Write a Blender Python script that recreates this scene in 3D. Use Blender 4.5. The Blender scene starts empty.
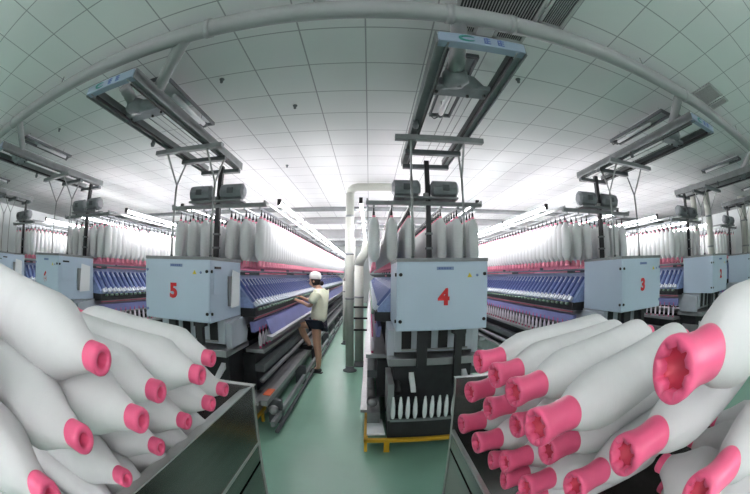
import bpy, math, random
from mathutils import Vector, Matrix
random.seed(7)
PI = math.pi
EXPO = 2.2
scene = bpy.context.scene
col = scene.collection

# ------------------------------------------------------------------ camera
cam = bpy.data.cameras.new('camera'); camo = bpy.data.objects.new('camera', cam); col.objects.link(camo)
scene.camera = camo
p_, y_, r_ = .0789, .0117, -.0034
M = (Matrix.Rotation(y_, 4, 'Z') @ Matrix.Rotation(p_, 4, 'X') @ Matrix.Rotation(r_, 4, 'Y'))
camo.matrix_world = Matrix.Translation((0, 0, 1.6)) @ M @ Matrix.Rotation(PI/2, 4, 'X')
cam.type = 'PANO'; cam.panorama_type = 'FISHEYE_LENS_POLYNOMIAL'
cam.sensor_fit = 'HORIZONTAL'; cam.sensor_width = 36; cam.sensor_height = 36*494/750
cam.fisheye_fov = PI*1.2
cam.fisheye_polynomial_k0 = 0
cam.fisheye_polynomial_k1 = -0.059495878165228964
cam.fisheye_polynomial_k2 = -0.0005580205312452021
cam.fisheye_polynomial_k3 = 4.531079463988128e-05
cam.fisheye_polynomial_k4 = -2.1023253904243772e-06
cam.shift_x = 0.01288
cam.clip_start = .01

# ------------------------------------------------------------------ materials
def lin(c):
    return tuple((v/12.92 if v <= .04045 else ((v+.055)/1.055)**2.4) for v in c)
def mat(name, rgb, rough=.5, metal=0., noise=0., nscale=20., bump=0., bscale=60., emit=None, estr=0., spec=.5, trans=0., stretch=None):
    m = bpy.data.materials.new(name); m.use_nodes = True
    nt = m.node_tree; b = nt.nodes['Principled BSDF']
    c = lin([v/255 for v in rgb])
    b.inputs['Base Color'].default_value = (*c, 1)
    b.inputs['Roughness'].default_value = rough; b.inputs['Metallic'].default_value = metal
    b.inputs['Specular IOR Level'].default_value = spec
    if emit:
        b.inputs['Emission Color'].default_value = (*lin([v/255 for v in emit]), 1)
        b.inputs['Emission Strength'].default_value = estr
    if noise or bump:
        tc = nt.nodes.new('ShaderNodeTexCoord'); src = tc.outputs['Object']
        if stretch:
            mp = nt.nodes.new('ShaderNodeMapping'); mp.inputs['Scale'].default_value = stretch
            nt.links.new(src, mp.inputs[0]); src = mp.outputs[0]
    if noise:
        n = nt.nodes.new('ShaderNodeTexNoise'); n.inputs['Scale'].default_value = nscale; n.inputs['Detail'].default_value = 5
        nt.links.new(src, n.inputs['Vector'])
        r = nt.nodes.new('ShaderNodeValToRGB')
        r.color_ramp.elements[0].position = .3; r.color_ramp.elements[1].position = .7
        r.color_ramp.elements[0].color = (*[max(0, v*(1-noise)) for v in c], 1)
        r.color_ramp.elements[1].color = (*[min(1, v*(1+noise)) for v in c], 1)
        nt.links.new(n.outputs['Fac'], r.inputs[0]); nt.links.new(r.outputs[0], b.inputs['Base Color'])
    if bump:
        n2 = nt.nodes.new('ShaderNodeTexNoise'); n2.inputs['Scale'].default_value = bscale; n2.inputs['Detail'].default_value = 4
        nt.links.new(src, n2.inputs['Vector'])
        bp = nt.nodes.new('ShaderNodeBump'); bp.inputs['Strength'].default_value = bump; bp.inputs['Distance'].default_value = .004
        nt.links.new(n2.outputs['Fac'], bp.inputs['Height']); nt.links.new(bp.outputs[0], b.inputs['Normal'])
    return m

def ceiling_mat():
    m = bpy.data.materials.new('ceiling_tiles'); m.use_nodes = True
    nt = m.node_tree; b = nt.nodes['Principled BSDF']; b.inputs['Roughness'].default_value = .9
    b.inputs['Specular IOR Level'].default_value = .1
    N = nt.nodes.new; Lk = nt.links.new
    g = N('ShaderNodeNewGeometry'); s = N('ShaderNodeSeparateXYZ'); Lk(g.outputs['Position'], s.inputs[0])
    def mth(op, a, bb=None):
        n = N('ShaderNodeMath'); n.operation = op
        for i, v in enumerate((a, bb)):
            if v is None: continue
            if isinstance(v, (int, float)): n.inputs[i].default_value = v
            else: Lk(v, n.inputs[i])
        return n.outputs[0]
    outs = []
    for ax, off in (('X', -.023), ('Y', 1.2205)):
        t = mth('DIVIDE', mth('SUBTRACT', s.outputs[ax], off-42*10), .42)
        f = mth('FRACT', t)
        d = mth('MINIMUM', f, mth('SUBTRACT', 1, f))
        outs.append(mth('LESS_THAN', d, .0125))
    ln = mth('MAXIMUM', outs[0], outs[1])
    nz = N('ShaderNodeTexNoise'); nz.inputs['Scale'].default_value = 1.1
    Lk(g.outputs['Position'], nz.inputs['Vector'])
    mx = N('ShaderNodeMix'); mx.data_type = 'RGBA'
    mx.inputs[6].default_value = (.66, .68, .68, 1); mx.inputs[7].default_value = (.78, .79, .79, 1)
    Lk(nz.outputs['Fac'], mx.inputs[0])
    m2 = N('ShaderNodeMix'); m2.data_type = 'RGBA'; Lk(ln, m2.inputs[0]); Lk(mx.outputs[2], m2.inputs[6])
    m2.inputs[7].default_value = (.36, .37, .38, 1)
    Lk(m2.outputs[2], b.inputs['Base Color'])
    return m
def floor_mat():
    m = mat('green_floor_paint', (130, 174, 154), .32, noise=.08, nscale=1.3, bump=.05, bscale=9)
    return m
MT = dict(
    ceiling=ceiling_mat(), floor=floor_mat(),
    wall=mat('wall_paint', (214, 220, 220), .8, noise=.03, nscale=2),
    box=mat('cabinet_blue_grey', (182, 200, 216), .35, noise=.015, nscale=3),
    boxrim=mat('cabinet_top_grey', (130, 134, 136), .5, noise=.1),
    number=mat('red_number', (205, 28, 34), .5),
    label=mat('label_blue', (120, 140, 178), .5),
    yellow_label=mat('warning_yellow', (222, 200, 50), .5),
    paper=mat('paper_sheet', (226, 231, 232), .7),
    green=mat('logo_green', (58, 132, 124), .5), blue=mat('logo_blue', (84, 106, 158), .5),
    black=mat('black_plastic', (20, 20, 22), .45), darkpost=mat('dark_post_paint', (30, 31, 34), .5),
    alu=mat('grey_aluminium', (135, 140, 142), .42, .5, noise=.1, nscale=8),
    rail=mat('grey_rail_paint', (126, 131, 132), .5, .15, noise=.12, nscale=10),
    darkrail=mat('dark_rail_paint', (88, 93, 96), .5, .1, noise=.15, nscale=10),
    rod=mat('rod_grey', (150, 154, 152), .4, .3),
    motor=mat('motor_grey', (128, 133, 137), .45, .1, noise=.12, nscale=14),
    duct=mat('duct_grey', (150, 152, 153), .6, 0, noise=.05, nscale=4),
    whitepipe=mat('white_pipe', (176, 180, 172), .4, 0, noise=.05, nscale=6),
    head=mat('machine_grey', (176, 184, 192), .4, .1, noise=.08, nscale=5),
    tray=mat('tray_steel', (150, 152, 154), .35, .5, noise=.1, nscale=7),
    dark=mat('machine_dark', (36, 38, 41), .5, .1, noise=.3, nscale=12),
    blue_bank=mat('drafting_blue', (140, 160, 202), .45, 0, noise=.15, nscale=30),
    arm=mat('drafting_arm_blue', (84, 102, 156), .35, .15),
    armtip=mat('arm_tip_white', (210, 218, 226), .4),
    violet=mat('separator_violet', (118, 124, 172), .4, .1, noise=.12, nscale=3),
    cop=mat('cop_yarn', (214, 208, 216), .7), coptube=mat('cop_tube_pink', (200, 90, 130), .5),
    greendot=mat('roller_green', (104, 132, 116), .5),
    palepink=mat('pale_pink_plastic', (250, 150, 172), .4),
    redline=mat('pink_rail', (196, 118, 134), .5),
    yarn=mat('white_roving_yarn', (224, 226, 226), .85, 0, noise=.02, nscale=6, bump=.14, bscale=120, spec=.15, stretch=(6, 1, 1)),
    pink=mat('pink_plastic', (248, 104, 146), .32, 0, noise=.03, nscale=30),
    red=mat('red_plastic_core', (222, 62, 92), .5),
    steel=mat('cart_steel', (136, 136, 134), .24, .92, noise=.22, nscale=5, bump=.06, bscale=14, stretch=(1, .25, 3)),
    steelrim=mat('cart_rim_steel', (200, 202, 200), .32, .6, noise=.1, nscale=9),
    yellow=mat('guard_yellow', (206, 160, 36), .4, 0, noise=.12, nscale=12),
    lamp_body=mat('lamp_housing', (200, 204, 206), .5),
    vent=mat('vent_frame', (176, 178, 178), .6), ventdark=mat('vent_dark', (48, 50, 50), .8),
    skin=mat('skin', (205, 160, 135), .5), cap=mat('cap_white', (240, 240, 236), .8),
    shirt=mat('shirt_cream', (232, 236, 210), .85, noise=.05, nscale=12), shorts=mat('shorts_navy', (30, 36, 52), .85),
    hair=mat('hair_black', (26, 20, 20), .6), shoe=mat('shoe_black', (24, 22, 26), .5),
    eye=mat('eye_dark', (30, 24, 22), .3), lip=mat('lip_rose', (180, 100, 95), .5),
    header=mat('header_grey_blue', (140, 156, 174), .5),
    orange=mat('orange_tag', (214, 100, 60), .6),
)
MT['tube_on'] = mat('lit_tube', (255, 255, 255), .4, emit=(255, 250, 253), estr=13.)

# ------------------------------------------------------------------ mesh builder
class MB:
    def __init__(s): s.v = []; s.f = []; s.sm = []; s.mi = []; s.cur = 0
    def add(s, vs, fs, smooth=False):
        o = len(s.v); s.v += [tuple(v) for v in vs]
        for f in fs: s.f.append([i+o for i in f]); s.sm.append(smooth); s.mi.append(s.cur)
        return s
    def box(s, x0, x1, y0, y1, z0, z1, T=None, ch=0):
        x0, x1 = sorted((x0, x1)); y0, y1 = sorted((y0, y1)); z0, z1 = sorted((z0, z1))
        vs = [Vector(v) for v in ((x0,y0,z0),(x1,y0,z0),(x1,y1,z0),(x0,y1,z0),(x0,y0,z1),(x1,y0,z1),(x1,y1,z1),(x0,y1,z1))]
        if T: vs = [T @ v for v in vs]
        return s.add(vs, [(3,2,1,0),(4,5,6,7),(0,1,5,4),(1,2,6,5),(2,3,7,6),(3,0,4,7)])
    def prism(s, poly, a0, a1, axis='Y'):
        n = len(poly); vs = []
        for a in (a0, a1):
            for (p, q) in poly:
                vs.append({'Y': (p, a, q), 'X': (a, p, q), 'Z': (p, q, a)}[axis])
        fs = [tuple(range(n)), tuple(range(2*n-1, n-1, -1))]
        fs += [((i+1) % n, i, n+i, n+(i+1) % n) for i in range(n)]
        return s.add(vs, fs)
    def lathe(s, prof, o=(0,0,0), axis=(0,0,1), seg=16, rf=None, caps=True, smooth=True):
        a = Vector(axis).normalized(); q = a.to_track_quat('Z', 'Y').to_matrix(); o = Vector(o)
        vs = []
        for k, (t, r) in enumerate(prof):
            for i in range(seg):
                an = 2*PI*i/seg; rr = rf(k, i, r) if rf else r
                vs.append(o + q @ Vector((rr*math.cos(an), rr*math.sin(an), t)))
        fs = []
        for k in range(len(prof)-1):
            for i in range(seg):
                j = (i+1) % seg
                fs.append((k*seg+i, k*seg+j, (k+1)*seg+j, (k+1)*seg+i))
        if caps:
            fs.append(tuple(range(seg-1, -1, -1))); fs.append(tuple(range((len(prof)-1)*seg, len(prof)*seg)))
        return s.add(vs, fs, smooth)
    def tube(s, p0, p1, r, r1=None, seg=10):
        p0 = Vector(p0); p1 = Vector(p1); L = (p1-p0).length
        return s.lathe([(0, r), (L, r if r1 is None else r1)], p0, p1-p0, seg)
    def path(s, pts, r, seg=10):
        pts = [Vector(p) for p in pts]; vs = []; prev = None
        for i, p in enumerate(pts):
            d = (pts[min(i+1, len(pts)-1)] - pts[max(i-1, 0)]).normalized()
            if prev is None:
                n = d.orthogonal().normalized()
            else:
                n = (prev - d*prev.dot(d)).normalized()
            prev = n; bb = d.cross(n)
            rr = r[i] if isinstance(r, (list, tuple)) else r
            for k in range(seg):
                a = 2*PI*k/seg; vs.append(p + (n*math.cos(a)+bb*math.sin(a))*rr)
        fs = []
        for i in range(len(pts)-1):
            for k in range(seg):
                j = (k+1) % seg; fs.append((i*seg+k, i*seg+j, (i+1)*seg+j, (i+1)*seg+k))
        fs.append(tuple(range(seg-1, -1, -1))); fs.append(tuple(range((len(pts)-1)*seg, len(pts)*seg)))
        return s.add(vs, fs, True)
    def bar(s, p0, p1, w, h):
        p0 = Vector(p0); p1 = Vector(p1); d = p1-p0
        T = Matrix.Translation(p0) @ d.to_track_quat('Y', 'Z').to_matrix().to_4x4()
        return s.box(-w/2, w/2, 0, d.length, -h/2, h/2, T)
    def mesh(s, name, mats):
        me = bpy.data.meshes.new(name); me.from_pydata(s.v, [], s.f)
        me.polygons.foreach_set('use_smooth', s.sm)
        if not isinstance(mats, (list, tuple)): mats = [mats]
        for m in mats: me.materials.append(m)
        me.polygons.foreach_set('material_index', s.mi); me.update()
        return me
    def build(s, name, mats, parent=None, bevel=0):
        o = bpy.data.objects.new(name, s.mesh(name, mats)); col.objects.link(o)
        if parent: o.parent = parent
        if bevel:
            b = o.modifiers.new('bevel', 'BEVEL'); b.width = bevel; b.segments = 2; b.limit_method = 'ANGLE'
        return o
def tag(o, label=None, cat=None, group=None, kind=None):
    if label: o['label'] = label
    if cat: o['category'] = cat
    if group: o['group'] = group
    if kind: o['kind'] = kind
    return o
def empty(name, loc=(0,0,0)):
    o = bpy.data.objects.new(name, None); o.location = loc; o.empty_display_size = .1; col.objects.link(o); return o
def struct(name, mb, m): return tag(mb.build(name, m), kind='structure')
def inst(src, parent, loc=None):
    c = src.copy(); col.objects.link(c); c.parent = parent
    if loc is not None: c.location = loc
    return c
def copy_tree(o, parent=None):
    c = o.copy(); col.objects.link(c)
    if parent: c.parent = parent
    for ch in o.children: copy_tree(ch, c)
    return c

ZC = 3.104
YN, YF = 3.40, 16.0
XC = {7: -6.75, 6: -4.15, 5: -1.72, 4: .585, 3: 2.92, 2: 5.38, 1: 7.85}

# ------------------------------------------------------------------ setting
X0, X1, Y0, Y1 = -10, 11, -4.5, 19
struct('floor', MB().box(X0, X1, Y0, Y1, -.1, 0), MT['floor'])
struct('ceiling', MB().box(X0, X1, Y0, Y1, ZC, ZC+.1), MT['ceiling'])
struct('wall_left', MB().box(X0-.1, X0, Y0, Y1, 0, ZC), MT['wall'])
struct('wall_right', MB().box(X1, X1+.1, Y0, Y1, 0, ZC), MT['wall'])
struct('wall_back', MB().box(X0, X1, Y1, Y1+.1, 0, ZC), MT['wall'])
struct('wall_front', MB().box(X0, X1, Y0-.1, Y0, 0, ZC), MT['wall'])

# ceiling vents
def vent(x0, x1, y0, y1, label, n):
    t = empty('ceiling_vent', ((x0+x1)/2, (y0+y1)/2, ZC)); tag(t, label, 'vent')
    w, d = (x1-x0)/2, (y1-y0)/2; b = .022
    f = MB().box(-w, w, -d, -d+b, -.012, 0).box(-w, w, d-b, d, -.012, 0).box(-w, -w+b, -d, d, -.012, 0).box(w-b, w, -d, d, -.012, 0)
    f.build('frame', MT['vent'], t)
    MB().box(-w+b, w-b, -d+b, d-b, -.003, 0).build('backing', MT['ventdark'], t)
    s = MB()
    for i in range(1, n):
        x = -w+b+(2*w-2*b)*i/n
        s.box(x-.0018, x+.0018, -d+b, d-b, -.011, -.004)
    s.build('slats', MT['vent'], t)
vent(.50, 1.02, .90, 1.40, 'wide dark slatted ceiling vent above the centre of the long round duct', 26)
vent(1.04, 1.22, .95, 1.37, 'narrow dark slatted ceiling vent next to the wide vent above the duct', 9)
vent(.52, .68, 1.53, 1.63, 'small slatted ceiling grille just behind the duct, left of the branded header', 9)
vent(.80, 1.02, 1.53, 1.63, 'small slatted ceiling grille peeking between duct and right header corner', 12)
vent(2.92, 3.28, 1.06, 1.36, 'dark square slatted ceiling vent beside the duct on the right', 20)
vent(3.32, 3.46, 1.06, 1.36, 'small narrow slatted vent beside the dark square ceiling vent', 6)
# sprinklers on the ceiling
for (x, y, lb) in ((-.674, 2.705, 'larger round ceiling sensor in the tiles between machines 5 and 4'),
                   (-1.169, 2.112, 'tiny ceiling sprinkler head left of the round ceiling sensor'),
                   (1.18, 2.102, 'tiny ceiling sprinkler head just right of the middle overhead rail'),
                   (-3.5, 2.10, 'tiny ceiling sprinkler head between the two left overhead rails'),
                   (-1.155, 4.458, 'small far ceiling sprinkler head above the walkway')):
    o = MB().lathe([(0, .012), (.02, .014), (.03, .022), (.036, .022)], (0, 0, -.036), (0, 0, 1), 10).build('ceiling_sprinkler', MT['darkrail'])
    o.location = (x, y, ZC); tag(o, lb, 'sprinkler')

# main duct across
ZP, YP, RP = 2.965, 1.327, .058
duct = empty('ceiling_duct', (0, YP, ZP))
tag(duct, 'long round grey duct running across the whole ceiling in front of the rails', 'duct')
MB().tube((-9.3, 0, 0), (10.4, 0, 0), RP, seg=28).build('pipe', MT['duct'], duct)
for x in (-6.1, -3.6, -.92, .43, .8, 2.6, 4.9):
    MB().tube((x-.02, 0, 0), (x+.02, 0, 0), RP+.006, seg=24).build('collar', MT['duct'], duct)
for x in (-7.5, -5, -2.5, -.3, 2.0, 4.2, 6.6):
    m = MB().tube((x, 0, RP), (x, 0, ZC-ZP), .006)
    m.build('hanger', MT['rod'], duct)
branch = {5: (.64, -1), 4: (-.1, 0), 3: (-.42, 1), 6: (.75, -1), 2: (-.5, 1), 7: (.8, -1), 1: (-.5, 1)}
for k, (dx, sg) in branch.items():
    x = XC[k]
    a = Vector((x+dx, 0, -.01)); b = Vector((x+dx*.3, .42, -.10))
    pts = [a.lerp(b, t/14) for t in range(15)]
    MB().path(pts, [.046+(.004 if i % 2 else 0) for i in range(15)], 16).build('branch', MT['duct'], duct)

# ------------------------------------------------------------------ overhead travelling rail
def rail_proto():
    t = empty('overhead_rail', (0, 1.3, 0))
    zr = 2.79; y = lambda Y: Y-1.3
    for sx in (-1, 1):
        m = MB().box(sx*.228-.035, sx*.228+.035, y(1.36), y(3.52), zr-.012, zr+.03)
        m.box(sx*.228-.035, sx*.228-.025, y(1.36), y(3.52), zr-.03, zr+.05)
        m.box(sx*.228+.025, sx*.228+.035, y(1.36), y(3.52), zr-.03, zr+.05)
        m.build('rail', MT['rail'], t)
        MB().box(sx*.19-.006, sx*.19+.006, y(1.42), y(3.52), zr-.035, zr-.012).build('contact_strip', MT['black'], t)
    h = MB().box(-.25, .25, y(1.345), y(1.41), zr-.025, zr+.04).build('header_box', MT['header'], t, bevel=.006)
    g = MB()
    g.path([(-.09+.045*math.cos(a), .042, zr+.006+.017*math.sin(a)) for a in [PI*.1*i for i in range(2, 19)]], [.002+.006*math.sin(PI*i/16) for i in range(17)], 6)
    g.build('logo_swoosh', MT['green'], h)
    for cx in (.02, .10):
        b = MB()
        b.box(cx-.018, cx+.018, y(1.341), y(1.345), zr+.020, zr+.025); b.box(cx-.018, cx+.018, y(1.341), y(1.345), zr+.004, zr+.009)
        b.box(cx-.018, cx+.018, y(1.341), y(1.345), zr-.013, zr-.008); b.box(cx-.003, cx+.003, y(1.341), y(1.345), zr-.013, zr+.030)
        b.box(cx-.018, cx-.013, y(1.341), y(1.345), zr-.013, zr+.02)
        b.build('logo_character', MT['blue'], h)
    for Y, hw, m in ((2.66, .39, 'rail'), (3.02, .27, 'darkrail'), (3.47, .25, 'darkrail')):
        MB().box(-hw, hw, y(Y)-.03, y(Y)+.03, zr-.075, zr-.032).build('cross_bar', MT[m], t)
    # travelling blower
    MB().box(-.19, .19, y(1.83), y(1.96), zr-.02, zr+.012).build('blower_plate', MT['motor'], t)
    f = MB().lathe([(0, .05), (.02, .085), (.09, .085), (.11, .05)], (-.06, y(1.80), zr-.03), (0, 0, 1), 20)
    f.path([(-.05, y(1.80), zr+.02), (.06, y(1.84), zr+.03), (.15, y(1.90), zr+.02)], [.055, .05, .035], 14)
    f.path([(-.05, y(1.80), zr+.02), (-.13, y(1.86), zr+.02), (-.17, y(1.9), zr+.02)], [.05, .045, .035], 14)
    f.build('blower', MT['motor'], t)
    MB().path([Vector((-.07, y(1.74), zr+.06)).lerp(Vector((-.08, y(1.60), zr+.12)), i/6) for i in range(7)], [.05, .046, .05, .046, .05, .046, .05], 16).build('blower_hose', MT['duct'], t)
    for (x, yy) in ((-.17, 1.9), (.05, 1.93), (.16, 1.9)):
        MB().lathe([(0, .012), (.02, .012)], (x, y(yy), zr-.035), (0, 0, 1), 8).build('bolt', MT['black'], t)
    MB().lathe([(0, .016), (.03, .026), (.05, .016), (.07, .02)], (-.25, y(2.38), zr-.09), (0, 0, 1), 12).build('stop_buffer', MT['darkrail'], t)
    # thin wires in the middle of the frame
    for x in (-.04, .1):
        MB().tube((x, y(1.96), zr), (x, y(3.5), zr), .004, seg=6).build('guide_wire', MT['rod'], t)
    # forked suspension rods holding the cabinet
    for sx in (-1, 1):
        x = sx*.235; yy = y(2.9)
        MB().tube((x, yy, 1.73), (x, yy, 2.45), .011).build('rod', MT['rod'], t)
        MB().tube((x, yy, 2.45), (x-.02, y(2.66), 2.74), .010).build('fork_rod', MT['rod'], t)
        MB().tube((x, yy, 2.45), (x+.02, y(3.02), 2.74), .010).build('fork_rod', MT['rod'], t)
        MB().lathe([(0, .028), (.012, .028), (.012, .018), (.05, .014)], (x, yy, 1.70), (0, 0, 1), 12).build('rod_foot', MT['darkrail'], t)
    return t
rp = rail_proto()
first = True
names = {4: 'over machine 4 in the middle, branded header nearest', 5: 'over machine 5, first one left of the middle',
         3: 'over machine 3, first one right of the middle rail', 6: 'over machine 6, second one left of the middle rail',
         2: 'over machine 2 at the right edge', 7: 'over the unnumbered machine at the left edge', 1: 'over the outermost machine on the right'}
for k in (4, 5, 3, 6, 2, 7, 1):
    o = rp if first else copy_tree(rp); first = False
    o.location = (XC[k]+(.02 if k == 4 else 0), 1.3, 0)
    tag(o, 'grey overhead travelling rail '+names[k], 'rail', 'overhead travelling rails above the machines')

# hanging ceiling lamps above the rails (unlit tubes)
def work_lamp():
    t = empty('hanging_lamp', (0, 1.77, 3.0))
    MB().box(-.085, .085, .02, .55, .03, .045).build('reflector', MT['lamp_body'], t)
    m = MB()
    for sx in (-1, 1): m.box(sx*.09-.008, sx*.09+.008, 0, .98, 0, .03)
    m.box(-.09, .09, .96, .98, 0, .03).box(-.09, .09, 0, .02, 0, .03)
    m.build('frame', MT['darkrail'], t)
    MB().tube((0, .30, .005), (0, .94, .005), .022, seg=14).build('tube', MT['lamp_body'], t)
    MB().lathe([(0, .024), (.03, .03), (.05, .02)], (0, .92, .005), (0, 1, 0), 12).build('tube_cap', MT['darkrail'], t)
    MB().path([(0, .97, .005), (-.05, .98, -.02), (-.08, .97, .0)], .006, 6).build('end_bracket', MT['darkrail'], t)
    for y in (.1, .85): MB().tube((0, y, .03), (0, y, ZC-3.0), .005, seg=6).build('hanger', MT['rod'], t)
    return t
wl = work_lamp(); first = True
for k in (4, 5, 3, 6, 2, 7, 1):
    o = wl if first else copy_tree(wl); first = False
    o.location = (XC[k]+(.05 if k in (4,) else (.12 if k > 4 else -.12)), 1.77, 3.0)
    tag(o, 'unlit tube lamp in dark frame hung above the rail of '+{4: 'machine 4', 5: 'machine 5', 3: 'machine 3', 6: 'machine 6', 2: 'machine 2', 7: 'the leftmost machine', 1: 'the rightmost machine'}[k], 'lamp', 'unlit lamps above the overhead rails')

# ------------------------------------------------------------------ control cabinets
def cabinet(k, num):
    x = XC[k]; w = .375; y0, y1 = 2.63, 3.36; z0, z1 = 1.148, 1.695
    t = empty('control_cabinet', (x, (y0+y1)/2, z0)); d = (y1-y0)/2; h = z1-z0
    MB().box(-w, w, -d, d, 0, h).build('housing', MT['box'], t, bevel=.006)
    MB().box(-w-.004, w+.004, -d-.004, d+.004, h, h+.028).build('top_rim', MT['boxrim'], t)
    MB().box(-w+.012, w-.012, -d-.006, -d, .012, h-.012).build('front_door', MT['box'], t, bevel=.003)
    pl = MB().box(-.06, .08, -d-.010, -d-.006, h-.066, h-.040).build('name_plate', MT['label'], t)
    m = MB()
    for i in range(5): m.box(-.045+i*.022, -.031+i*.022, -d-.012, -d-.010, h-.060, h-.046)
    m.build('plate_lettering', MT['blue'], pl)
    m = MB().prism([(.195, h-.125), (.235, h-.125), (.215, h-.09)], -d-.010, -d-.006); m.build('warning_sign', MT['yellow_label'], t)
    MB().lathe([(0, .011), (.004, .011)], (.28, -d-.010, h-.11), (0, 1, 0), 12).build('round_sticker', MT['label'], t)
    for sx in (-1, 1):
        for z in (.08, h-.1):
            l = MB().lathe([(0, .014), (.012, .014)], (sx*(w-.03), -d-.016, z), (0, 1, 0), 12).build('latch', MT['black'] if sx*(1 if k <= 4 else -1) < 0 or k == 4 else MT['label'], t)
            if sx*(1 if k <= 4 else -1) < 0:
                MB().lathe([(0, .014), (.012, .014)], (sx*(w+.012), -d+.02, z), (-sx, 0, 0), 12).build('latch', MT['black'], t)
    if num:
        cu = bpy.data.curves.new('number', 'FONT'); cu.body = num; cu.size = .175; cu.align_x = 'CENTER'; cu.align_y = 'CENTER'
        cu.extrude = .002; cu.offset = .008
        tmp = bpy.data.objects.new('number_curve', cu); col.objects.link(tmp); bpy.context.view_layer.update()
        nme = bpy.data.meshes.new_from_object(tmp.evaluated_get(bpy.context.evaluated_depsgraph_get()))
        bpy.data.objects.remove(tmp)
        nme.materials.clear(); nme.materials.append(MT['number'])
        o = bpy.data.objects.new('number', nme); col.objects.link(o); o.parent = t
        o.rotation_euler = (PI/2, 0, 0); o.location = ({4: .0, 5: -.02, 3: .0, 6: -.02, 2: .02}[k], -d-.009, .262)
    s = 1 if k > 4 else -1
    if k >= 5:
        X = s*w
        MB().box(X, X+s*.012, -.28, -.16, h-.075, h-.055).build('side_label', MT['black'], t)
        MB().box(X, X+s*.006, -.30, -.08, h-.30, h-.09).build('side_panel', MT['box'], t, bevel=.002)
        p = MB().box(X, X+s*.02, .02, .27, .12, h-.14).build('document_pocket', MT['boxrim'], t)
        MB().prism([(.05, .10), (.26, .11), (.28, .44), (.09, .47)], X+s*.02, X+s*.026, 'X').build('papers', MT['paper'], p)
    lb = {4: 'pale blue control cabinet with a big red 4 hung over the middle machine', 5: 'pale blue control cabinet with a big red 5 left of the walkway',
          3: 'pale blue control cabinet with a red 3, first right of cabinet 4', 6: 'pale blue control cabinet with a small red 6 left of cabinet 5',
          2: 'pale blue control cabinet with a red 2 towards the right edge', 7: 'pale control cabinet with papers on its side at the left edge',
          1: 'pale blue control cabinet at the right edge, half cut by the frame'}[k]
    tag(t, lb, 'control cabinet')
for k, n in ((4, '4'), (5, '5'), (3, '3'), (6, '6'), (2, '2'), (7, None), (1, None)): cabinet(k, n)

# ------------------------------------------------------------------ spinning machines
PITCH = .12
arm_mb = MB()   # local: s = +1 side, slanted plane from (u=.30,z=1.50) to (u=.52,z=1.24)
def arm_mesh(s):
    a = MB(); p0 = Vector((s*.31, 0, 1.515)); p1 = Vector((s*.50, 0, 1.285))
    a.cur = 0; a.bar(p0, p1, .040, .030)
    a.cur = 1; a.bar(p1, p1+Vector((s*.035, 0, -.045)), .046, .036)
    a.bar(p0+Vector((0, .03, .0)), p0+Vector((s*.06, .03, -.07)), .02, .03)
    a.bar(p1+Vector((s*.0, .05, .02)), p1+Vector((s*.04, .05, -.03)), .022, .03)
    a.cur = 2; a.lathe([(0, .017), (.05, .017)], (s*.55, .01, 1.205), (0, 1, 0), 8)
    return a
def cop_mb(s):
    a = MB(); a.cur = 0
    a.lathe([(0, .012), (.02, .020), (.09, .020), (.15, .007)], (s*.55, 0, .80), (0, 0, 1), 8)
    a.cur = 1
    a.lathe([(0, .008), (.06, .006)], (s*.55, 0, .95), (0, 0, 1), 6)
    a.lathe([(0, .013), (.025, .013)], (s*.55, 0, .775), (0, 0, 1), 6)
    return a
armmesh = {s: arm_mesh(s).mesh('drafting_arm', [MT['arm'], MT['armtip'], MT['greendot']]) for s in (-1, 1)}
copmesh = {s: cop_mb(s).mesh('yarn_cop', [MT['cop'], MT['coptube']]) for s in (-1, 1)}
def many(src, n0, n1, y0):
    out = MB()
    for i in range(n0, n1):
        y = y0+i*PITCH; o = len(out.v)
        out.v += [(v[0], v[1]+y, v[2]) for v in src.v]
        out.f += [[a+o for a in f] for f in src.f]; out.sm += src.sm; out.mi += src.mi
    return out
NPOS = int((YF-YN-.1)/PITCH)
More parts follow.
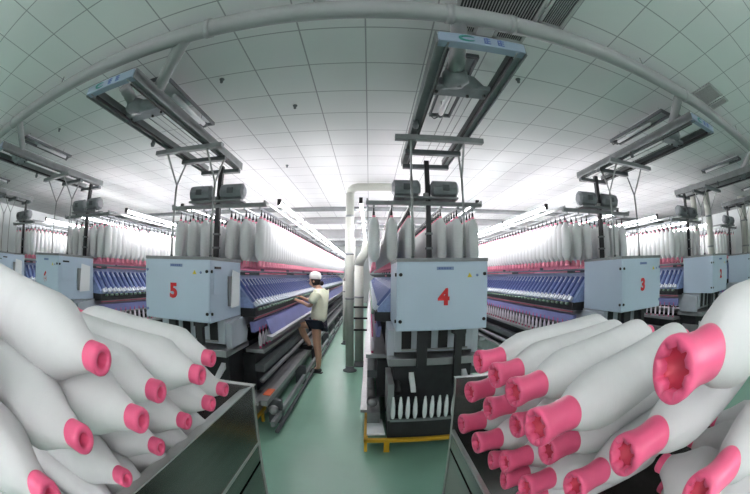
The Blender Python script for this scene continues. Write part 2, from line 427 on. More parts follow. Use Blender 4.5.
def machine(k, arms_sides):
    x = XC[k]; YB = 2.7; y = lambda Y: Y-YB
    t = empty('spinning_machine', (x, YB, 0))
    yn, yf = y(YN), y(YF)
    # long bodies
    MB().box(-.10, .10, yn, yf, .9, 1.62).build('spine', MT['head'], t)
    for s in (-1, 1):
        MB().prism([(s*.12, 1.56), (s*.30, 1.50), (s*.50, 1.26), (s*.50, 1.22), (s*.12, 1.22)], yn, yf).build('drafting_bank', MT['blue_bank'], t)
        MB().prism([(s*.12, 1.22), (s*.53, 1.22), (s*.53, 1.13), (s*.12, 1.10)], yn, yf).build('roller_beam', MT['dark'], t)
        MB().box(s*.515, s*.530, yn, yf, 1.105, 1.117).build('thread_guide_rail', MT['redline'], t)
        MB().prism([(s*.46, 1.07), (s*.50, 1.07), (s*.515, .96), (s*.475, .96)], yn, yf).build('separator_strip', MT['violet'], t)
        MB().box(s*.40, s*.615, yn, yf, .735, .775).build('spindle_rail', MT['tray'], t)
        if arms_sides.get('plane') == s:
            MB().prism([(s*.575, 1.07), (s*.585, 1.075), (s*.645, .90), (s*.635, .895)], y(3.62), yf).build('separator_plane', MT['violet'], t)
            MB().prism([(s*.62, .86), (s*.68, .86), (s*.68, .90), (s*.62, .915)], y(3.5), yf).build('edge_rail', MT['tray'], t)
        MB().box(s*.20, s*.50, yn, yf, .30, .72).build('lower_skirt', MT['dark'], t)
        MB().box(s*.50, s*.60, yn, yf, .52, .60).build('drive_shaft_cover', MT['darkrail'], t)
        MB().tube((s*.57, yn, .42), (s*.57, yf, .42), .03).build('drive_shaft', MT['tray'], t)
        MB().box(s*.52, s*.625, y(3.3), yf, .06, .30).build('toe_box', MT['rail'], t)
        MB().box(s*.60, s*.66, y(2.95), yf, .30, .33).build('toe_rail', MT['tray'], t)
        MB().tube((s*.30, yn, .12), (s*.30, yf, .12), .045).build('dust_pipe', MT['darkrail'], t)
    # legs under the machine
    for i in range(9):
        Y = 3.7+i*1.5
        for s in (-1, 1):
            MB().box(s*.16, s*.40, y(Y)-.04, y(Y)+.04, 0, .32).build('leg', MT['dark'], t)
    # headstock under the cabinet
    MB().box(-.36, .36, y(2.95), y(3.40), .90, 1.14).build('headstock', MT['head'], t, bevel=.005)
    for i, xx in enumerate((-.30, -.12, .03, .20)):  # dark gaps between the grey panels, put in as black strips
        MB().box(xx, xx+.085, y(2.935), y(2.95), .93, 1.14).build('headstock_gap', MT['black'], t)
    for s in (-1, 1):
        MB().prism([(y(2.98), 1.10), (y(3.3), 1.14), (y(3.45), .98), (y(3.38), .84), (y(2.98), .84)], s*.36, s*.42, 'X').build('side_shield', MT['head'], t)
    MB().tube((-.30, y(2.92), .93), (.30, y(2.92), .93), .008).build('handle_bar', MT['rod'], t)
    MB().box(-.42, .42, y(2.83), y(3.45), .80, .865).build('tray_beam', MT['tray'], t, bevel=.004)
    MB().box(-.36, .36, y(3.0), y(3.40), .30, .80).build('gear_housing', MT['dark'], t)
    for xx, w, zb in ((-.14, .042, .80), (.175, .030, .62)):
        MB().box(xx-w, xx+w, y(2.76), y(2.82), zb, 1.148).build('post', MT['darkpost'], t)
    MB().box(.12, .235, y(2.75), y(2.83), 1.09, 1.148).build('post_bracket', MT['darkpost'], t)
    # front conveyor deck
    MB().box(-.42, .42, y(2.74), y(3.02), .12, .30).build('deck', MT['dark'], t)
    for xx, yy in ((-.2, 2.80), (.3, 2.78)):
        MB().prism([(y(yy), .56), (y(yy)+.03, .60), (y(3.0)+.16, .78), (y(3.0)+.16, .70)], xx-.02, xx+.025, 'X').build('chute', MT['paper'], t)
    MB().path([(-.33, y(2.84), .55), (-.33, y(3.1), .62), (-.30, y(3.4), .75)], .035, 8).build('suction_hose', MT['dark'], t)
    MB().box(-.42, -.37, y(2.75), y(3.3), .30, .66).build('deck_cheek', MT['tray'], t)
    # peg conveyor
    pc = MB().box(-.40, .36, y(2.725), y(2.755), .300, .325).build('peg_conveyor', MT['alu'], t)
    # yellow guard rail
    g = MB().box(-.625, .625, y(2.66), y(2.70), .115, .150)
    for s in (-1, 1):
        g.box(s*.625, s*.59, y(2.66), y(3.45), .115, .150)
    gg = g.build('guard_rail', MT['yellow'], t, bevel=.004)
    for s in (-1, 1):
        for Y in (2.70, 3.2):
            MB().box(s*.622, s*.596, y(Y)-.01, y(Y)+.03, 0, .117).build('leg', MT['yellow'], gg)
    MB().box(-.45, -.40, y(2.68), y(2.72), 0, .117).build('leg', MT['yellow'], gg)
    MB().prism([(-.60, y(2.72)), (-.44, y(2.72)), (-.46, y(3.05)), (-.60, y(3.05))], .165, .185, 'Z').build('cover_plate', MT['paper'], t)
    for s in (-1, 1):
        MB().box(s*.60, s*.48, y(2.95), y(3.4), .12, .30).build('end_block', MT['rail'], t)
        MB().lathe([(0, .03), (.02, .05), (.05, .05), (.07, .03)], (s*.55, y(3.05), .33), (0, 0, 1), 12).build('end_knob', MT['tray'], t)
    # upright and creel
    MB().box(.0, .05, y(3.43), y(3.48), 1.148, 2.80).build('upright', MT['darkpost'], t)
    for z in (1.85, 2.0): MB().box(-.01, .06, y(3.42), y(3.49), z, z+.02).build('clamp', MT['rail'], t)
    MB().box(-.62, .62, y(3.42), y(3.47), 2.305, 2.345).build('creel_cross_beam', MT['rail'], t)
    for i in range(1, 8):
        MB().box(-.60, .60, y(3.44+i*1.75), y(3.48+i*1.75), 2.305, 2.345).build('creel_cross_beam', MT['rail'], t)
        MB().box(.0, .05, y(3.44+i*1.75), y(3.48+i*1.75), 1.5, 2.305).build('creel_post', MT['rail'], t)
    for s in (-1, 1):
        for u in (.17, .355, .54):
            MB().box(s*u-.011, s*u+.011, yn+.06, yf, 2.285, 2.303).build('creel_bar', MT['alu'], t)
        MB().tube((s*.42, yn, 1.585), (s*.42, yf, 1.585), .008, seg=6).build('thread_bar', MT['palepink'], t)
        MB().box(s*.60, s*.615, yn, yf, 2.335, 2.365).build('lamp_rail', MT['rail'], t)
        for i in range(8):
            MB().box(s*.10, s*.54, y(3.5+i*1.75), y(3.52+i*1.75), 1.57, 1.60).build('thread_bar_bracket', MT['darkrail'], t)
    MB().box(-.34, .34, y(3.36), y(3.54), 2.365, 2.385).build('motor_shelf', MT['rail'], t)
    for s in (-1, 1):
        m = MB(); c = s*.205
        pr = [(-.150, .055), (-.125, .095), (.125, .095), (.150, .055)]
        m.lathe(pr, (c, y(3.44), 2.482), (1, 0, 0), 8, smooth=False)
        mo = m.build('motor', MT['motor'], t)
        MB().box(c-.035, c+.035, y(3.335), y(3.365), 2.45, 2.51).build('terminal_box', MT['darkrail'], mo)
    MB().lathe([(0, .02), (.04, .03), (.07, .03)], (0, y(3.42), 2.36), (0, 0, 1), 10).build('valve', MT['rod'], t)
    # drafting arms and cops
    for s in (-1, 1):
        n = arms_sides.get(s, 0)
        y0 = yn+.07
        for i in range(min(n, NPOS)):
            for me, nm in ((armmesh[s], 'drafting_arm'), (copmesh[s], 'yarn_cop')):
                o = bpy.data.objects.new(nm, me); col.objects.link(o); o.parent = t; o.location = (0, y0+i*PITCH, 0)
        if n < NPOS:
            o = many(arm_mesh(s), n, NPOS, y0).build('drafting_arm', [MT['arm'], MT['armtip'], MT['greendot']], t); o['kind'] = 'stuff'
            o = many(cop_mb(s), n, NPOS, y0).build('yarn_cop', [MT['cop'], MT['coptube']], t); o['kind'] = 'stuff'
    lb = {4: 'long spinning frame under cabinet 4, pale peg row and yellow guard at its end', 5: 'long spinning frame behind cabinet 5, the worker tends its blue side',
          3: 'long spinning frame behind cabinet 3 with blue drafting arms facing left', 6: 'long spinning frame behind cabinet 6 on the left',
          2: 'long spinning frame behind cabinet 2 near the right edge', 7: 'long spinning frame at the far left edge, left of machine 6',
          1: 'long spinning frame at the far right edge, right of machine 2'}[k]
    tag(t, lb, 'spinning machine')
    return t
machine(4, {-1: 60, 1: 40, 'plane': 1})
machine(5, {1: 100, 'plane': 1})
machine(3, {-1: 100, 'plane': 0})
machine(6, {1: 100}); machine(2, {-1: 100}); machine(7, {1: 40}); machine(1, {-1: 40})
# pegs with empty pale bobbins at the end of machine 4
pm = MB().lathe([(0, .010), (.015, .016), (.05, .021), (.13, .019), (.19, .012), (.215, .008)], (0, 0, 0), (0, 0, 1), 14).mesh('spinning_bobbin', MT['paper'])
for i in range(9):
    o = bpy.data.objects.new('spinning_bobbin', pm); col.objects.link(o)
    o.location = (XC[4]-.375+i*.064+(.02 if i > 3 else 0), 2.74, .326)
    tag(o, 'slim white bobbin standing on the peg conveyor at the end of machine 4', 'bobbin', 'white bobbins on the pegs of machine 4')

# extra floor track beside machine 5
t = empty('floor_track', (-.95, 3.0, 0)); tag(t, 'low grey steel track on the green floor along machine 5', 'track')
MB().box(-.10, -.03, .0, 12.5, .28, .34).build('upper_rail', MT['tray'], t)
MB().box(.02, .06, -.1, 12.5, .10, .16).build('lower_rail', MT['alu'], t)
MB().tube((.075, -.1, .05), (.075, 12.5, .05), .022).build('floor_pipe', MT['darkrail'], t)
for i in range(9):
    MB().box(-.09, .06, .2+i*1.4, .25+i*1.4, 0, .28).build('track_foot', MT['darkrail'], t)
for yy in (.15,): 
    MB().box(-.12, -.04, yy, yy+.2, .342, .350).build('orange_tag', MT['orange'], t)
MB().lathe([(0, .03), (.03, .05), (.07, .05), (.09, .025)], (.0, .10, .16), (0, 0, 1), 14).build('track_wheel', MT['tray'], t)

# ------------------------------------------------------------------ roving bobbins (creel)
def rov_low(seg=8):
    y = MB().lathe([(.07, .02), (.13, .058), (.46, .058), (.53, .022)], (0, 0, -.58), (0, 0, 1), seg, caps=False)
    p = MB().lathe([(0, .026), (.02, .024), (.035, .018), (.085, .020)], (0, 0, -.58), (0, 0, 1), seg)
    q = MB().lathe([(0, .020), (.025, .016)], (0, 0, -.053), (0, 0, 1), seg)
    k = MB().lathe([(0, .012), (.035, .012), (.05, .006), (.09, .005)], (0, 0, -.03), (0, 0, 1), 6)
    return y, p, q, k
ylo, plo, qlo, klo = rov_low()
yh, ph, qh, kh = rov_low(16)
ym = yh.mesh('roving_bobbin', MT['yarn']); pmh = ph.mesh('base_cup', MT['palepink']); qmh = qh.mesh('tube_nose', MT['palepink']); km = kh.mesh('hanger', MT['black'])
spots = []
for k in XC:
    for s in (-1, 1):
        for u in (.17, .355, .54):
            for i in range(NPOS):
                Y = 3.53+i*PITCH
                spots.append((k, XC[k]+s*u, Y, s, u))
def rank(q):
    k, x, Y, s, u = q
    d = math.hypot(x, Y)
    hid = 0
    if k != 4 and (s > 0) != (k > 4): hid += 3.0
    elif k != 4 and u < .5: hid += .6*(1+(.54-u)*4)
    if k == 4 and u < .5: hid += .5
    if k in (7, 1): hid += 1.5
    return d+hid
spots.sort(key=rank)
short = {4: 'the middle machine', 5: 'the machine left of the walkway', 3: 'the first machine right of centre', 6: 'the second machine from the walkway leftwards', 2: 'the second machine right of centre', 7: 'the leftmost machine', 1: 'the rightmost machine'}
where = {4: 'machine 4 in the middle', 5: 'machine 5 left of the walkway', 3: 'machine 3 right of the middle', 6: 'machine 6 on the left', 2: 'machine 2 on the right',
         7: 'the machine at the left edge', 1: 'the machine at the right edge'}
for (k, x, Y, s, u) in spots[:300]:
    o = bpy.data.objects.new('roving_bobbin', ym); col.objects.link(o)
    o.location = (x, Y, 2.235)
    o.rotation_euler = (0, 0, random.uniform(0, 6))
    a = bpy.data.objects.new('base_cup', pmh); col.objects.link(a); a.parent = o
    a = bpy.data.objects.new('tube_nose', qmh); col.objects.link(a); a.parent = o
    b = bpy.data.objects.new('hanger', km); col.objects.link(b); b.parent = o
    tag(o, 'white roving bobbin hanging near the front of '+short[k], 'roving bobbin', 'roving bobbins on the creel of '+where[k])
rest = {}
def dupinto(out, src, p):
    o = len(out.v); out.v += [(v[0]+p[0], v[1]+p[1], v[2]+p[2]) for v in src.v]
    out.f += [[a+o for a in f] for f in src.f]; out.sm += src.sm; out.mi += [out.cur]*len(src.f)
for (k, x, Y, s, u) in spots[300:]:
    out = rest.setdefault(0, MB()); p = (x, Y, 2.235)
    out.cur = 0; dupinto(out, ylo, p); out.cur = 1; dupinto(out, plo, p); dupinto(out, qlo, p); out.cur = 2; dupinto(out, klo, p)
tag(rest[0].build('roving_bobbins_beyond', [MT['yarn'], MT['palepink'], MT['black']]), 'dense rows of white roving bobbins receding along all the creels', 'roving bobbins', kind='stuff')
# rod hooks
# ------------------------------------------------------------------ fluorescent lamps along the creels
def fl_proto():
    t = empty('fluorescent_lamp', (0, 0, 2.42))
    MB().box(-.018, .018, 0, 1.5, .018, .045).build('housing', MT['lamp_body'], t)
    MB().tube((0, .02, 0), (0, 1.48, 0), .016, seg=10).build('tube', MT['tube_on'], t)
    MB().box(-.02, .02, -.01, .02, -.02, .05).build('end_cap', MT['black'], t)
    MB().box(-.02, .02, 1.48, 1.51, -.02, .05).build('end_cap', MT['black'], t)
    for y in (.3, 1.2): MB().box(-.075, .075, y-.01, y+.01, -.05, -.028).build('bracket', MT['rail'], t)
    return t
fp = fl_proto(); first = True
side = {7: (1,), 6: (-1, 1), 5: (-1, 1), 4: (-1, 1), 3: (-1, 1), 2: (-1, 1), 1: (-1,)}
for k in (4, 5, 3, 6, 2, 7, 1):
    for s in side[k]:
        for i in range(8):
            o = fp if first else copy_tree(fp); first = False
            o.location = (XC[k]+s*.68, 3.75+i*1.53, 2.40)
            tag(o, 'lit fluorescent tube along the %s edge of %s' % ('right' if s > 0 else 'left', short[k]), 'lamp', 'fluorescent tubes on the %s creel edge of %s' % ('right' if s > 0 else 'left', where[k]))

# ------------------------------------------------------------------ white vertical pipes and ducts
def riser(loc, r, z1, label, base=True, elbow=None):
    t = empty('duct_riser', loc); tag(t, label, 'pipe')
    MB().tube((0, 0, 0), (0, 0, z1), r, seg=20).build('pipe', MT['whitepipe'], t)
    if base: MB().lathe([(0, r*1.7), (.02, r*1.7), (.035, r*1.1), (.09, r*1.05)], (0, 0, 0), (0, 0, 1), 20).build('base_flange', MT['darkrail'], t)
    for z in (1.2, 1.9, 2.5):
        if z < z1: MB().tube((0, 0, z), (0, 0, z+.03), r*1.06, seg=20).build('joint_band', MT['alu'], t)
    if elbow: MB().path(elbow, r, 18).build('elbow', MT['whitepipe'], t)
    return t
rz = 2.90
el = [(0, 0, rz), (.02, 0, rz+.05), (.06, 0, rz+.085), (.12, 0, rz+.10), (.45, 0, rz+.10), (.92, 0, rz+.10)]
riser((-.31, 5.4, 0), .066, rz, 'tall white vertical pipe in the walkway bending right near the ceiling', elbow=el)
riser((-.17, 5.75, 0), .075, 1.75, 'white vertical pipe standing just behind the tall pipe in the walkway', elbow=[(0, 0, 1.75), (.03, -.02, 1.85), (.10, -.05, 1.95), (.14, -.07, 2.15)])
riser((-.53, 7.6, 0), .06, 1.45, 'white pipe with a bent top in the walkway behind the worker', elbow=[(0, 0, 1.45), (.03, 0, 1.52), (.12, 0, 1.62), (.16, 0, 1.72), (.16, 0, 2.4)])
riser((-.62, 10.2, 0), .08, 2.4, 'farthest white vertical pipe at the end of the walkway')
for (x, y) in ((5.02, 3.9), (5.40, 4.05)):
    pass
riser((6.2, 3.7, 0), .075, ZC, 'white column pipe rising behind cabinet 2, slimmest of three on the right')
riser((6.78, 3.6, 0), .09, ZC, 'white column pipe right behind the slimmest one, above cabinet 2')
riser((9.0, 3.3, 0), .14, ZC, 'thick white column pipe near the right edge of the picture')
# clamps (three dark brackets) tying the pipe to machine 4
for i, z in enumerate((.66, .86, 1.05)):
    o = MB().box(-.085, .14, -.012, .012, -.015, .015).build('pipe_bracket', MT['black']); o.location = (-.17, 5.66, z)
    tag(o, 'dark clamp bracket on the white pipe beside machine 4', 'bracket', 'dark clamp brackets on the walkway pipe')
# far ducts across the room
o = MB().tube((-8.5, 0, 0), (9.5, 0, 0), .05, seg=14).build('cross_pipe', MT['rail']); o.location = (0, 7.3, 3.0)
tag(o, 'thin grey pipe crossing under the ceiling beyond the first white pipe', 'pipe')
o = MB().tube((-8.5, 0, 0), (9.5, 0, 0), .09, seg=18).build('cross_duct', MT['duct']); o.location = (0, 8.6, 2.95)
tag(o, 'pale round duct crossing under the ceiling behind the thin grey pipe', 'duct')
o = MB().box(-8.5, 9.5, 0, .35, -.28, 0).build('cross_duct', MT['duct']); o.location = (0, 11.5, ZC)
tag(o, 'wide flat duct crossing the ceiling at the far end of the walkway', 'duct')
o = MB().tube((-8.5, 0, 0), (9.5, 0, 0), .12, seg=18).build('cross_duct', MT['rail']); o.location = (0, 14, 2.85)
tag(o, 'farthest grey round duct crossing above the end of the machines', 'duct')
# white plastic bag like wraps hang near machine 4's first creel rows: bundled tube beside pipe
# ------------------------------------------------------------------ carts
def cart(loc, w, d, s, solid, label):
    """loc = inner top far corner x, far y; s=-1 cart extends to -x"""
    X, YFAR = loc; ZT, ZL = 1.18, .937
    t = empty('bobbin_cart', (X+s*w/2, YFAR-d/2, 0)); tag(t, label, 'cart')
    a = -s*w/2       # local x of aisle side
    b = s*w/2
    fy, ny = d/2, -d/2
    th = .006
    MB().box(a, b, fy-th, fy, .25, ZT).build('end_panel', MT['steel'], t)
    MB().box(a, b, ny, ny+th, .25, ZT-.3).build('end_panel', MT['steel'], t)
    MB().box(b, b-s*th, ny, fy, .25, ZT).build('back_panel', MT['steel'], t)
    MB().box(a, a+s*th, ny, fy, .25, ZL).build('lower_side_panel', MT['steel'], t)
    if solid:
        MB().box(a, a+s*th, ny, fy, ZL, ZT).build('upper_side_panel', MT['steel'], t)
        MB().prism([(a, ZT), (a, ZT+.004), (a+s*.055, ZT-.02), (a+s*.055, ZT-.024)], ny, fy).build('rim_lip', MT['steelrim'], t)
    MB().box(a-s*.003, a+s*.012, ny, fy, ZL-.006, ZL+.006).build('side_rim', MT['steelrim'], t)
    MB().prism([(a, fy), (b, fy), (b, fy+.03), (a, fy+.03)], ZT-.004, ZT, 'Z').build('end_rim', MT['steelrim'], t)
    for (px, py) in ((a, fy), (b, fy), (a, ny), (b, ny)):
        sx = s if px == a else -s; sy = -1 if py == fy else 1
        m = MB().box(px-sx*.004, px+sx*.045, py-sy*.004, py, .12, ZT if py == fy else ZT-.3).box(px-sx*.004, px, py, py+sy*.012, .12, ZT if py == fy else ZT-.3)
        m.build('post', MT['steelrim'], t)
    MB().box(a, b, ny, fy, .84, .855).build('bin_floor', MT['steel'], t)
    MB().box(a, b, ny, fy, .22, .25).build('base', MT['steel'], t)
    for px in (a+s*.06, b-s*.06):
        for py in (ny+.06, fy-.06):
            c = MB().box(px-.02, px+.02, py-.02, py+.02, .12, .22).build('caster', MT['darkrail'], t)
            MB().lathe([(0, .05), (.006, .06), (.024, .06), (.03, .05)], (px-.015, py, .06), (1, 0, 0), 16).build('wheel', MT['black'], c)
    return t
cart((-.42, 1.13), .60, 1.5, -1, True, 'dark steel cart on the left heaped with white roving bobbins')
cart((.345, 1.27), .60, 1.6, 1, False, 'open-sided steel cart on the right heaped with white roving bobbins')

# big bobbins in the carts. local axis +X from flange (x=0) to nose (x=.55)
def big_bobbin():
    seg = 40
    y = MB().lathe([(.068, .026), (.076, .034), (.10, .046), (.135, .057), (.16, .0595), (.45, .0595), (.47, .057), (.51, .034), (.538, .0215), (.540, .015)], (0, 0, 0), (1, 0, 0), seg, caps=False)
    # slight wobble so that the package looks wound by hand
    ymesh = y.mesh('roving_bobbin', MT['yarn'])
    # flange end tube with toothed mouth
    def rf(k, i, r):
        if k in (0, 1) : return r*(1.30 if (i % 6) in (0, 1) else 1.0)
        return r
    p = MB()
    p.lathe([(.014, .0205), (.0, .0205), (.0, .0305), (.003, .0325), (.012, .0322), (.028, .0288), (.048, .0280), (.064, .0300), (.076, .0302), (.080, .026)], (0, 0, 0), (1, 0, 0), 54, rf=rf, caps=False)
    fm = p.mesh('flange', MT['pink'])
    c = MB().lathe([(.060, .001), (.060, .0185), (.014, .0215), (.014, .0285)], (0, 0, 0), (1, 0, 0), seg, caps=False)
    cm = c.mesh('core', MT['red'])
    n = MB().lathe([(.51, .0185), (.535, .0198), (.556, .0203), (.560, .0185), (.560, .0110), (.556, .0105), (.50, .0105)], (0, 0, 0), (1, 0, 0), seg, caps=False)
    nm = n.mesh('nose_ring', MT['pink'])
    h = MB().lathe([(.515, .0005), (.515, .0105)], (0, 0, 0), (1, 0, 0), seg, caps=False)
    hm = h.mesh('nose_plug', MT['rail'])
    return ymesh, fm, cm, nm, hm
ymesh, fmesh, cmesh, nmesh, hmesh = big_bobbin()
def big(pos, yaw, pitch, nose_first, label, group):
    """pos: centre of the visible end; body runs away along (yaw,pitch)."""
    d = Vector((math.cos(pitch)*math.cos(yaw), math.cos(pitch)*math.sin(yaw), math.sin(pitch)))
    o = bpy.data.objects.new('roving_bobbin', ymesh); col.objects.link(o)
    if nose_first: base = Vector(pos)+d*.56; ax = -d
    else: base = Vector(pos); ax = d
    q = ax.to_track_quat('X', 'Z')
    o.rotation_mode = 'QUATERNION'; o.rotation_quaternion = q @ Matrix.Rotation(random.uniform(0, 6), 3, 'X').to_quaternion(); o.location = base
    for nm, me in (('flange', fmesh), ('core', cmesh), ('nose_ring', nmesh), ('nose_plug', hmesh)):
        c = bpy.data.objects.new(nm, me); col.objects.link(c); c.parent = o
    tag(o, label, 'roving bobbin', group)
R = math.radians
LG = 'roving bobbins heaped in the left cart'; RG = 'roving bobbins heaped in the right cart'
left = [
 ((-.309, .272, 1.496), 184, 7, 'topmost big white bobbin of the left heap, pink nose ring facing right'),
 ((-.340, .431, 1.405), 181, 5, 'white bobbin in the left heap, its nose ring right of and below the topmost one'),
 ((-.306, .328, 1.400), 183, 5, 'white bobbin in the left heap directly under the topmost one, ring at mid height'),
 ((-.316, .212, 1.410), 185, 5, 'white bobbin in the left heap with a nose ring below left of its upper neighbours'),
 ((-.292, .107, 1.388), 187, 5, 'nearest white bobbin of the left heap, its ring low near the bottom left corner'),
 ((-.360, .680, 1.405), 178, 4, 'farthest upper bobbin of the left heap, its small ring nearest the steel tray beam'),
 ((-.327, .562, 1.402), 180, 4, 'white bobbin of the left heap with its small ring just below left of the farthest'),
 ((-.390, .801, 1.285), 176, 3, 'farthest lower bobbin of the left heap, tiny ring touching the cart rim corner'),
 ((-.379, .690, 1.285), 177, 3, 'lower bobbin of the left heap whose small ring rests just above the far cart rim'),
 ((-.400, .595, 1.270), 178, 3, 'lower bobbin of the left heap, ring half hidden by the middle of the cart rim'),
 ((-.418, .490, 1.245), 179, 3, 'lower bobbin of the left heap, small ring touching the rim below the middle rings'),
 ((-.414, .350, 1.240), 181, 3, 'lowest visible bobbin of the left heap, ring cut by the rim at the bottom'),
 ((-.345, .080, 1.495), 188, 7, 'white bobbin body at the left edge beside the topmost bobbin, ends out of view'),
]
right = [
 ((.289, .832, 1.377), 8, 4, 'farthest top bobbin of the right heap, red toothed mouth beside the machine post'),
 ((.300, .735, 1.366), 9, 4, 'second top bobbin of the right heap, just below right of the farthest mouth'),
 ((.288, .590, 1.372), 11, 5, 'third top bobbin of the right heap, medium pink mouth over the smaller ones'),
 ((.243, .400, 1.384), 11, 5, 'large-mouthed bobbin in the centre of the right heap, long pink sleeve'),
 ((.312, .258, 1.379), 0, 6, 'big bobbin of the right heap with its toothed mouth below left of the largest'),
 ((.262, .177, 1.521), -6, 2, 'nearest bobbin on top of the right heap with the largest toothed pink mouth'),
 ((.346, .110, 1.362), -8, 6, 'bobbin at the bottom right whose big mouth is seen edge-on'),
 ((.290, .890, 1.269), 7, 3, 'far second-row bobbin of the right heap, small mouth under the farthest top one'),
 ((.307, .770, 1.262), -4, 3, 'second-row bobbin of the right heap, small mouth beneath the second top bobbin'),
 ((.340, .660, 1.255), -5, 3, 'second-row bobbin of the right heap, mouth tucked left of the large centre mouth'),
 ((.350, .513, 1.255), -8, 3, 'second-row bobbin of the right heap with its mouth right under the large centre mouth'),
 ((.348, .385, 1.240), -10, 4, 'lower bobbin of the right heap cut by the bottom edge beneath the big mouths'),
 ((.280, .906, 1.157), -3, 2, 'far lowest bobbin of the right heap, small mouth closest to the cart post'),
 ((.291, .785, 1.150), -4, 2, 'lower bobbin of the right heap, small mouth just above the slanting cart edge'),
 ((.335, .672, 1.140), -5, 2, 'lower bobbin of the right heap, small mouth in the middle above the cart edge'),
 ((.346, .555, 1.130), -6, 2, 'lowest bobbin of the right heap, its mouth at the bottom edge of the picture'),
]
for p, yw, pt, lb in left: big((p[0]+.011, p[1], p[2]-.004), R(yw), R(pt), True, lb, LG)
for p, yw, pt, lb in right: big((p[0]-.004, p[1], p[2]-.012), R(yw if p[2] > 1.3 else max(yw, 0)+7), R(pt), False, lb, RG)
# those beneath, filling the carts
for i, y in enumerate((.80, .68, .56, .44, .32, .20, .08)):
    big((-.43, y, 1.14), R(182), R(2), True, 'white bobbin buried in the lower left heap behind the cart panel', 'buried bobbins in the left cart')
for i, y in enumerate((.96, .84, .72, .60)):
    big((.365, y, 1.03), R(-2), R(1), False, 'white bobbin in the bottom layer of the right heap', 'bottom bobbins in the right cart')
for p, yw in (((.52, .31, 1.245), -89), ((.64, .31, 1.25), -90), ((.50, .34, 1.125), -91), ((.62, .33, 1.13), -90), ((.76, .31, 1.25), -90)):
    big(p, R(yw), 0, True, 'white bobbin lying deep in the near end of the right heap', 'deep bobbins in the right cart')

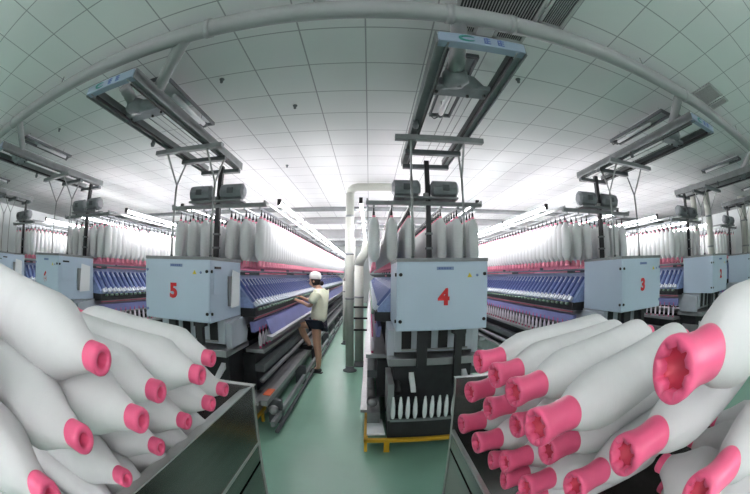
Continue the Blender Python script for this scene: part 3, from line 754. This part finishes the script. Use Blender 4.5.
# ------------------------------------------------------------------ the worker
def skinned(name, verts, edges, rad, m, parent, sub=2):
    me = bpy.data.meshes.new(name); me.from_pydata(verts, edges, []); me.update()
    o = bpy.data.objects.new(name, me); col.objects.link(o); o.parent = parent
    sk = o.modifiers.new('skin', 'SKIN'); sk.use_smooth_shade = True
    for i, r in enumerate(rad):
        v = me.skin_vertices[0].data[i]
        v.radius = (r, r) if not isinstance(r, tuple) else r
        v.use_root = (i == 0)
    ss = o.modifiers.new('sub', 'SUBSURF'); ss.levels = sub; ss.render_levels = sub
    me.materials.append(m)
    return o
def person():
    t = empty('person', (-.80, 5.30, 0))
    tag(t, 'person in white cap, cream shirt and dark shorts with one foot raised on the machine', 'person')
    V = []; E = []; Rd = []
    def add(p, r, prev=None):
        V.append((p[0]+.80, p[1], p[2])); Rd.append(r)
        if prev is not None: E.append((prev, len(V)-1))
        return len(V)-1
    # y axis: local, 0 at the body's plane, - towards the camera
    pel = add((-.80, 0, .86), (.12, .10))
    wai = add((-.775, 0, 1.00), (.10, .085), pel); chs = add((-.75, 0, 1.18), (.115, .09), wai); shc = add((-.755, 0, 1.30), (.10, .07), chs)
    nk = add((-.785, 0, 1.38), .042, shc); hd = add((-.815, 0, 1.43), .05, nk)
    hands = []
    for s, hand in ((-1, (-1.20, -.10, 1.20)), (1, (-1.18, .12, 1.22))):
        sh = add((-.765, s*.145, 1.305), .048, shc)
        e = add((-.86 if s < 0 else -.88, s*.175, 1.095), .036, sh)
        mid = add((-1.0, s*.15, 1.15), .032, e)
        w = add((hand[0]+.07, hand[1], hand[2]-.02), .022, mid)
        pa = add((hand[0]+.01, hand[1], hand[2]), (.030, .016), w)
        hands.append((s, hand))
    # standing leg (nearest camera) and raised leg
    h1 = add((-.80, -.08, .80), .085, pel); k1 = add((-.795, -.08, .47), .064, h1); c1 = add((-.775, -.08, .34), .060, k1); a1 = add((-.775, -.08, .09), .038, c1); f1 = add((-.85, -.08, .045), .032, a1)
    h2 = add((-.83, .08, .79), .085, pel); k2 = add((-1.15, .08, .74), .066, h2); c2 = add((-1.10, .08, .60), .060, k2); a2 = add((-.985, .08, .42), .038, c2); f2 = add((-1.05, .08, .375), .032, a2)
    body = skinned('body', V, E, Rd, MT['skin'], t)
    # fingers: each its own tapered chain rooted in the palm
    for s, h in hands:
        P = Vector((h[0]+.80, h[1], h[2]))
        for j, L in enumerate((.070, .078, .072, .058)):
            oy = (j-1.5)*.017
            a = P+Vector((-.005, oy, 0)); b = a+Vector((-L*.5, oy*.15, .004)); c = b+Vector((-L*.32, 0, -.012)); d = c+Vector((-L*.2, 0, -.014))
            MB().path([a, b, c, d], [.0095, .0088, .008, .006], 8).build('finger', MT['skin'], body)
        a = P+Vector((.025, -s*.022, .002)); b = a+Vector((-.022, -s*.026, .004)); c = b+Vector((-.026, -s*.008, -.002))
        MB().path([a, b, c], [.012, .011, .008], 8).build('thumb', MT['skin'], body)
    # head with face
    hc = Vector((-.845+.80, -.0, 1.485))
    m = MB()
    rings = []
    seg = 24
    prof = [(-.105, .02), (-.098, .038), (-.08, .052), (-.055, .063), (-.02, .074), (.02, .079), (.055, .076), (.085, .058), (.105, .03), (.112, .006)]
    vs = []
    for (z, r) in prof:
        for i in range(seg):
            a = 2*PI*i/seg; ca, sa = math.cos(a), math.sin(a)
            fx = 1.15 if ca > 0 else 1.0
            x = -r*ca*1.12
            yy = r*sa*.92
            if ca > .0: x -= .012*(1 if z < .0 else 0)*ca
            if ca > .93 and -.045 < z < .0: x -= .018
            vs.append((x+(.01 if z < -.08 else 0), yy, z))
    fs = []
    for k in range(len(prof)-1):
        for i in range(seg): fs.append((k*seg+i, k*seg+(i+1) % seg, (k+1)*seg+(i+1) % seg, (k+1)*seg+i))
    fs.append(tuple(range(seg))); fs.append(tuple(range((len(prof)-1)*seg, len(prof)*seg)))
    m.add([(v[0], v[1], v[2]) for v in vs], fs, True)
    hdo = m.build('head', MT['skin'], t); hdo.location = hc; hdo.rotation_euler = (0, R(-12), 0)
    nz = MB().add([(-.082, 0, .012), (-.085, -.011, -.022), (-.085, .011, -.022), (-.108, 0, -.022), (-.08, 0, -.03)], [(0, 1, 3), (0, 3, 2), (1, 4, 3), (3, 4, 2)]).build('nose', MT['skin'], hdo)
    for s in (-1, 1):
        MB().lathe([(0, .002), (.004, .010), (.008, .002)], (-.083, s*.027, .008), (-1, s*.25, 0), 10).build('eye', MT['eye'], hdo)
        MB().bar((-.084, s*.012, .030), (-.078, s*.042, .029), .004, .004).build('eyebrow', MT['hair'], hdo)
        MB().lathe([(0, .012), (.008, .020), (.014, .010)], (.005, s*.068, -.005), (0, s, 0), 10).build('ear', MT['skin'], hdo)
    MB().bar((-.088, -.018, -.052), (-.088, .018, -.052), .008, .008).build('mouth', MT['lip'], hdo)
    # hair: shell at the back and low bun
    hm = MB()
    pr = [(-.07, .060), (-.04, .075), (0, .083), (.04, .084), (.07, .074)]
    vv = []; ff = []
    for (z, r) in pr:
        for i in range(15):
            a = -PI*.62+PI*1.24*i/14; vv.append((r*math.cos(a)*1.12, r*math.sin(a)*.97, z))
    for k in range(len(pr)-1):
        for i in range(14): ff.append((k*15+i, k*15+i+1, (k+1)*15+i+1, (k+1)*15+i))
    hm.add(vv, ff, True)
    hm.lathe([(0, .01), (.012, .032), (.035, .038), (.055, .03), (.065, .008)], (.07, 0, -.045), (1, 0, -.3), 14)
    ho = hm.build('hair', MT['hair'], hdo)
    so = ho.modifiers.new('s', 'SOLIDIFY'); so.thickness = .01
    cp = MB().lathe([(.0, .088), (.018, .094), (.04, .097), (.07, .094), (.095, .078), (.112, .045), (.118, .01)], (.008, 0, .032), (.25, 0, 1), 24)
    cpo = cp.build('cap', MT['cap'], hdo)
    MB().add([(-.075, -.06, .045), (-.125, -.035, .030), (-.135, 0, .028), (-.125, .035, .030), (-.075, .06, .045), (-.07, 0, .060)],
             [(0, 1, 5), (1, 2, 5), (2, 3, 5), (3, 4, 5)]).build('cap_brim', MT['cap'], cpo)
    # shirt
    def loc(p): return (p[0]+.80, p[1], p[2])
    sv = [loc(p) for p in ((-.80, 0, .80), (-.775, 0, 1.02), (-.752, 0, 1.17), (-.757, 0, 1.29), (-.775, 0, 1.355), (-.765, -.15, 1.30), (-.80, -.18, 1.21), (-.835, -.188, 1.14), (-.765, .15, 1.30), (-.80, .18, 1.21), (-.835, .188, 1.14))]
    skinned('shirt', sv, [(0, 1), (1, 2), (2, 3), (3, 4), (3, 5), (5, 6), (6, 7), (3, 8), (8, 9), (9, 10)],
            [(.168, .158), (.150, .130), (.160, .130), (.145, .105), (.062, .062), .084, .078, .074, .084, .078, .074], MT['shirt'], t)
    hv = [loc(p) for p in ((-.797, 0, .885), (-.80, -.07, .82), (-.80, -.085, .70), (-.83, .07, .81), (-.97, .085, .775))]
    skinned('shorts', hv, [(0, 1), (1, 2), (0, 3), (3, 4)], [(.150, .135), .130, .118, .130, .118], MT['shorts'], t)
    for (x, y, z, ry) in ((-.79, -.08, 0, 0), (-1.0, .08, .345, 0)):
        sh = MB()
        pts = [(.055, .0, .034), (.03, 0, .044), (-.02, 0, .046), (-.08, 0, .036), (-.135, 0, .030), (-.165, 0, .024)]
        sh.path([(x+.80+p[0], y, z+p[2]) for p in pts], [.028, .040, .042, .038, .034, .018], 14)
        sh.box(x+.80-.17, x+.80+.075, y-.036, y+.036, z, z+.014)
        sh.build('shoe', MT['shoe'], t)
    t.rotation_euler = (0, 0, R(-14))
    return t
person()

# ------------------------------------------------------------------ light of the hall
world = bpy.data.worlds.new('world'); scene.world = world; world.use_nodes = True
world.node_tree.nodes['Background'].inputs[0].default_value = (.8, .85, .9, 1); world.node_tree.nodes['Background'].inputs[1].default_value = .3
for xi, x in enumerate((-6.2, -4.4, -2.7, -.9, .9, 2.7, 4.4, 6.2)):  # unseen tubes added behind the camera to throw light on the near ceiling
    for y in (-4.4, -3.2, -2.0):
        o = copy_tree(fp); o.location = (x, y, 2.40)
        tag(o, 'added unseen fill tube behind the camera that brightens the ceiling', 'lamp', 'added fill tubes behind the camera')

scene.view_settings.view_transform = 'Standard'; scene.view_settings.look = 'None'
scene.view_settings.exposure = EXPO; scene.view_settings.gamma = 1.0; scene.view_settings.use_curve_mapping = False
scene.cycles.use_denoising = True
scene.cycles.max_bounces = 6; scene.cycles.diffuse_bounces = 3; scene.cycles.glossy_bounces = 3
scene.cycles.sample_clamp_indirect = 6
